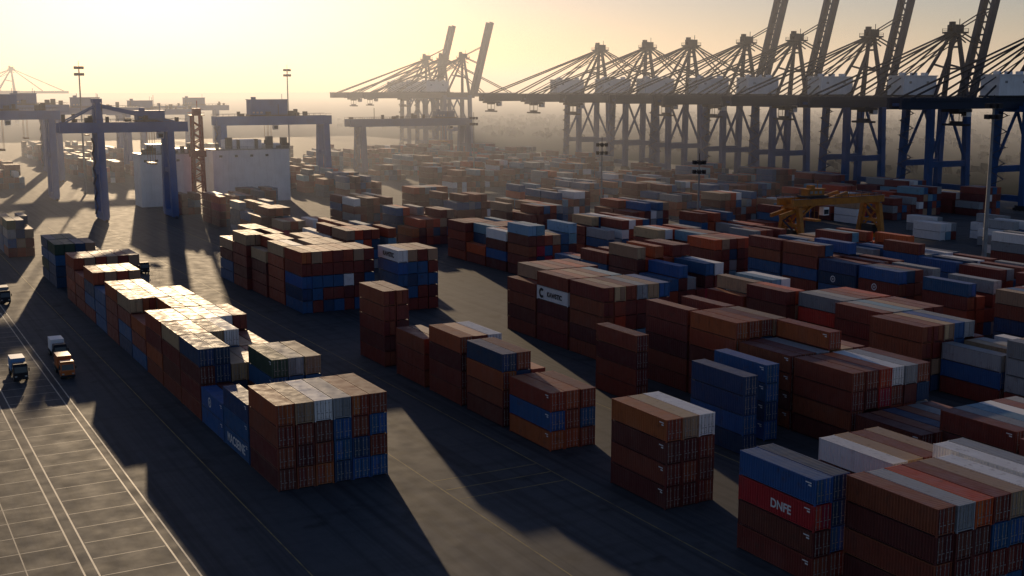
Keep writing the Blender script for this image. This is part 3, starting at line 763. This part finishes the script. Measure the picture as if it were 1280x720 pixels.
def white_block(x0, x1, y0, dep, h, lab, seed):
    rr = random.Random(seed); wd = x1-x0
    root = empty('white_building', ((x0+x1)/2, y0, Z0)); hw = wd/2
    m = MB(); m.box(-hw, hw, 0, dep, 0, h); m.box(-hw*0.6, hw*0.3, 2, dep-2, h+0.4, h+4.4); m.box(hw*0.4, hw*0.85, 2, dep-2, h+0.4, h+2.4)
    for k in range(1, 5): m.box(-hw+wd*k/5-0.12, -hw+wd*k/5+0.12, -0.16, 0, 0, h)
    m.build('wall', M_white, root)
    MB().box(-hw-0.3, hw+0.3, -0.3, dep+0.3, h, h+0.4).build('roof', M_grey, root)
    for k in range(4):
        x = -hw+wd*(k+0.5)/5
        MB().box(x-0.7, x+0.7, -0.05, 0, h-3.2, h-2.2).build('window', M_glass, root)
    MB().box(-hw+wd*0.72, -hw+wd*0.72+3, -0.08, 0, 0, 4).build('door', M_grey, root)
    for k in range(9):
        x = rr.uniform(-hw+1, hw-2); MB().box(x, x+rr.uniform(1,2.8), rr.uniform(0.5,2), rr.uniform(3,5), h+0.4, h+rr.uniform(1.5,6.0)).build('roof_unit', M_dark_steel, root)
    g = MB()
    for z in (h+0.9, h+1.5): g.beam((-hw, -0.1, z), (hw, -0.1, z), 0.12)
    for k in range(10): g.beam((-hw+k*wd/9, -0.1, h+0.4), (-hw+k*wd/9, -0.1, h+1.5), 0.12)
    g.build('railing', M_grey, root)
    return tag(root, lab, 'building')
white_block(113, 136.6, 541, 14, 23, 'white block building left of the red lattice mast', 1)
white_block(146, 182, 544, 14, 24, 'wide white block building right of the red lattice mast', 2)

# ------------------------------------------------------------------ trucks
def truck(x, y, rz, cabm, load, lab, body=None, grp='yard trucks'):
    root = empty('yard_truck', (x, y, Z0), rz)     # drives towards local -y
    LT = 15.0 if (load or body is None) else 9.6
    c = MB(); c.box(-0.45, 0.45, 0.6, LT, 0.85, 1.1); c.build('chassis', M_dark_steel, root)
    k = MB()
    prof = [(0.05,0.55),(0.0,1.5),(0.25,2.75),(0.55,2.95),(2.2,2.95),(2.3,0.55)]
    for sx in (-1.2, 1.2): k.v += [(sx, py, pz) for py, pz in prof]
    n = len(prof)
    k.f.append(tuple(range(n))); k.f.append(tuple(reversed(range(n, 2*n)))); k.m += [0,0]
    for j in range(n): k.f.append((j, n+j, n+(j+1)%n, (j+1)%n)); k.m.append(0)
    k.box(-1.15, 1.15, 0.5, 2.1, 2.95, 3.15)
    cab = k.build('cab', cabm, root)
    MB().quad((-1.05,0.03,1.65),(1.05,0.03,1.65),(1.0,0.215,2.65),(-1.0,0.215,2.65)).build('windscreen', M_glass, cab)
    for s in (-1, 1):
        MB().box(min(s*1.2,s*1.215), max(s*1.2,s*1.215), 0.6, 1.8, 1.65, 2.5).build('side_window', M_glass, cab)
        MB().box(s*0.85-0.2, s*0.85+0.2, -0.02, 0.05, 0.85, 1.1).build('headlight', M_lamp, cab)
        MB().box(s*1.42-0.1, s*1.42+0.1, 0.25, 0.35, 1.8, 2.4).build('mirror', M_dark_steel, cab)
    MB().box(-1.2, 1.2, -0.12, 0.1, 0.4, 0.75).build('bumper', M_dark_steel, root)
    for yy in ((1.2, 4.4, 12.4, 13.7) if LT > 10 else (1.2, 6.6, 7.9)):
        for s in (-1, 1):
            wv = MB().tube((s*0.85, yy, 0.5), (s*1.2, yy, 0.5), 0.5, n=14).build('wheel', M_rubber, root)
            MB().tube((s*1.19, yy, 0.5), (s*1.215, yy, 0.5), 0.26, n=10).build('rim', M_grey, wv)
    t = MB(); t.box(-1.22, 1.22, 2.6, LT+0.3, 1.12, 1.35)
    t.build('trailer_bed', M_dark_steel, root)
    if body:
        bx = MB()
        bx.box(-1.22, 1.22, 3.6, 7.6, 1.36, 3.6)
        for k in range(4): bx.box(-1.25, -1.22, 3.8+k*1.0, 3.9+k*1.0, 1.4, 3.55); bx.box(1.22, 1.25, 3.8+k*1.0, 3.9+k*1.0, 1.4, 3.55)
        bx.build('cargo_box', body, root)
    if load:
        o = link_obj('shipping_container', ME['far'], list(CM[load])); o.matrix_world = Matrix.Translation((x, y, Z0)) @ Matrix.Rotation(rz, 4, 'Z') @ Matrix.Translation((0, 2.9, 1.355))
        tag(o, '%s container riding on the trailer of the %s' % (COL[load][0], lab.split(',')[0]), 'container', 'containers on trailers')
    return tag(root, lab, 'truck', grp)
truck(24.5, 226, 0, M_dark_steel, None, 'dark cab yard truck with pale blue box, nearest left on the striped lanes', M_vblue)
truck(32.2, 224, 0, M_orange, None, 'orange cab yard truck with orange box, beside the pale blue load at left', M_orange)
truck(33.4, 240, 0, M_dark_steel, None, 'dark cab yard truck with white box, close behind the orange truck at left', M_white)
truck(31.5, 312, 0, M_dark_steel, None, 'dark cab yard truck at the left edge, farthest of the lane trucks', M_grey)
truck(72, 345, 0, M_dark_steel, None, 'dark cab yard truck in the aisle behind the leftmost row')
truck(277, 268, 0, M_white, 'W', 'white road truck under the orange gantry, right of picture')
truck(283, 470, math.pi, M_orange, 'R', 'orange road truck, far along the boundary road')
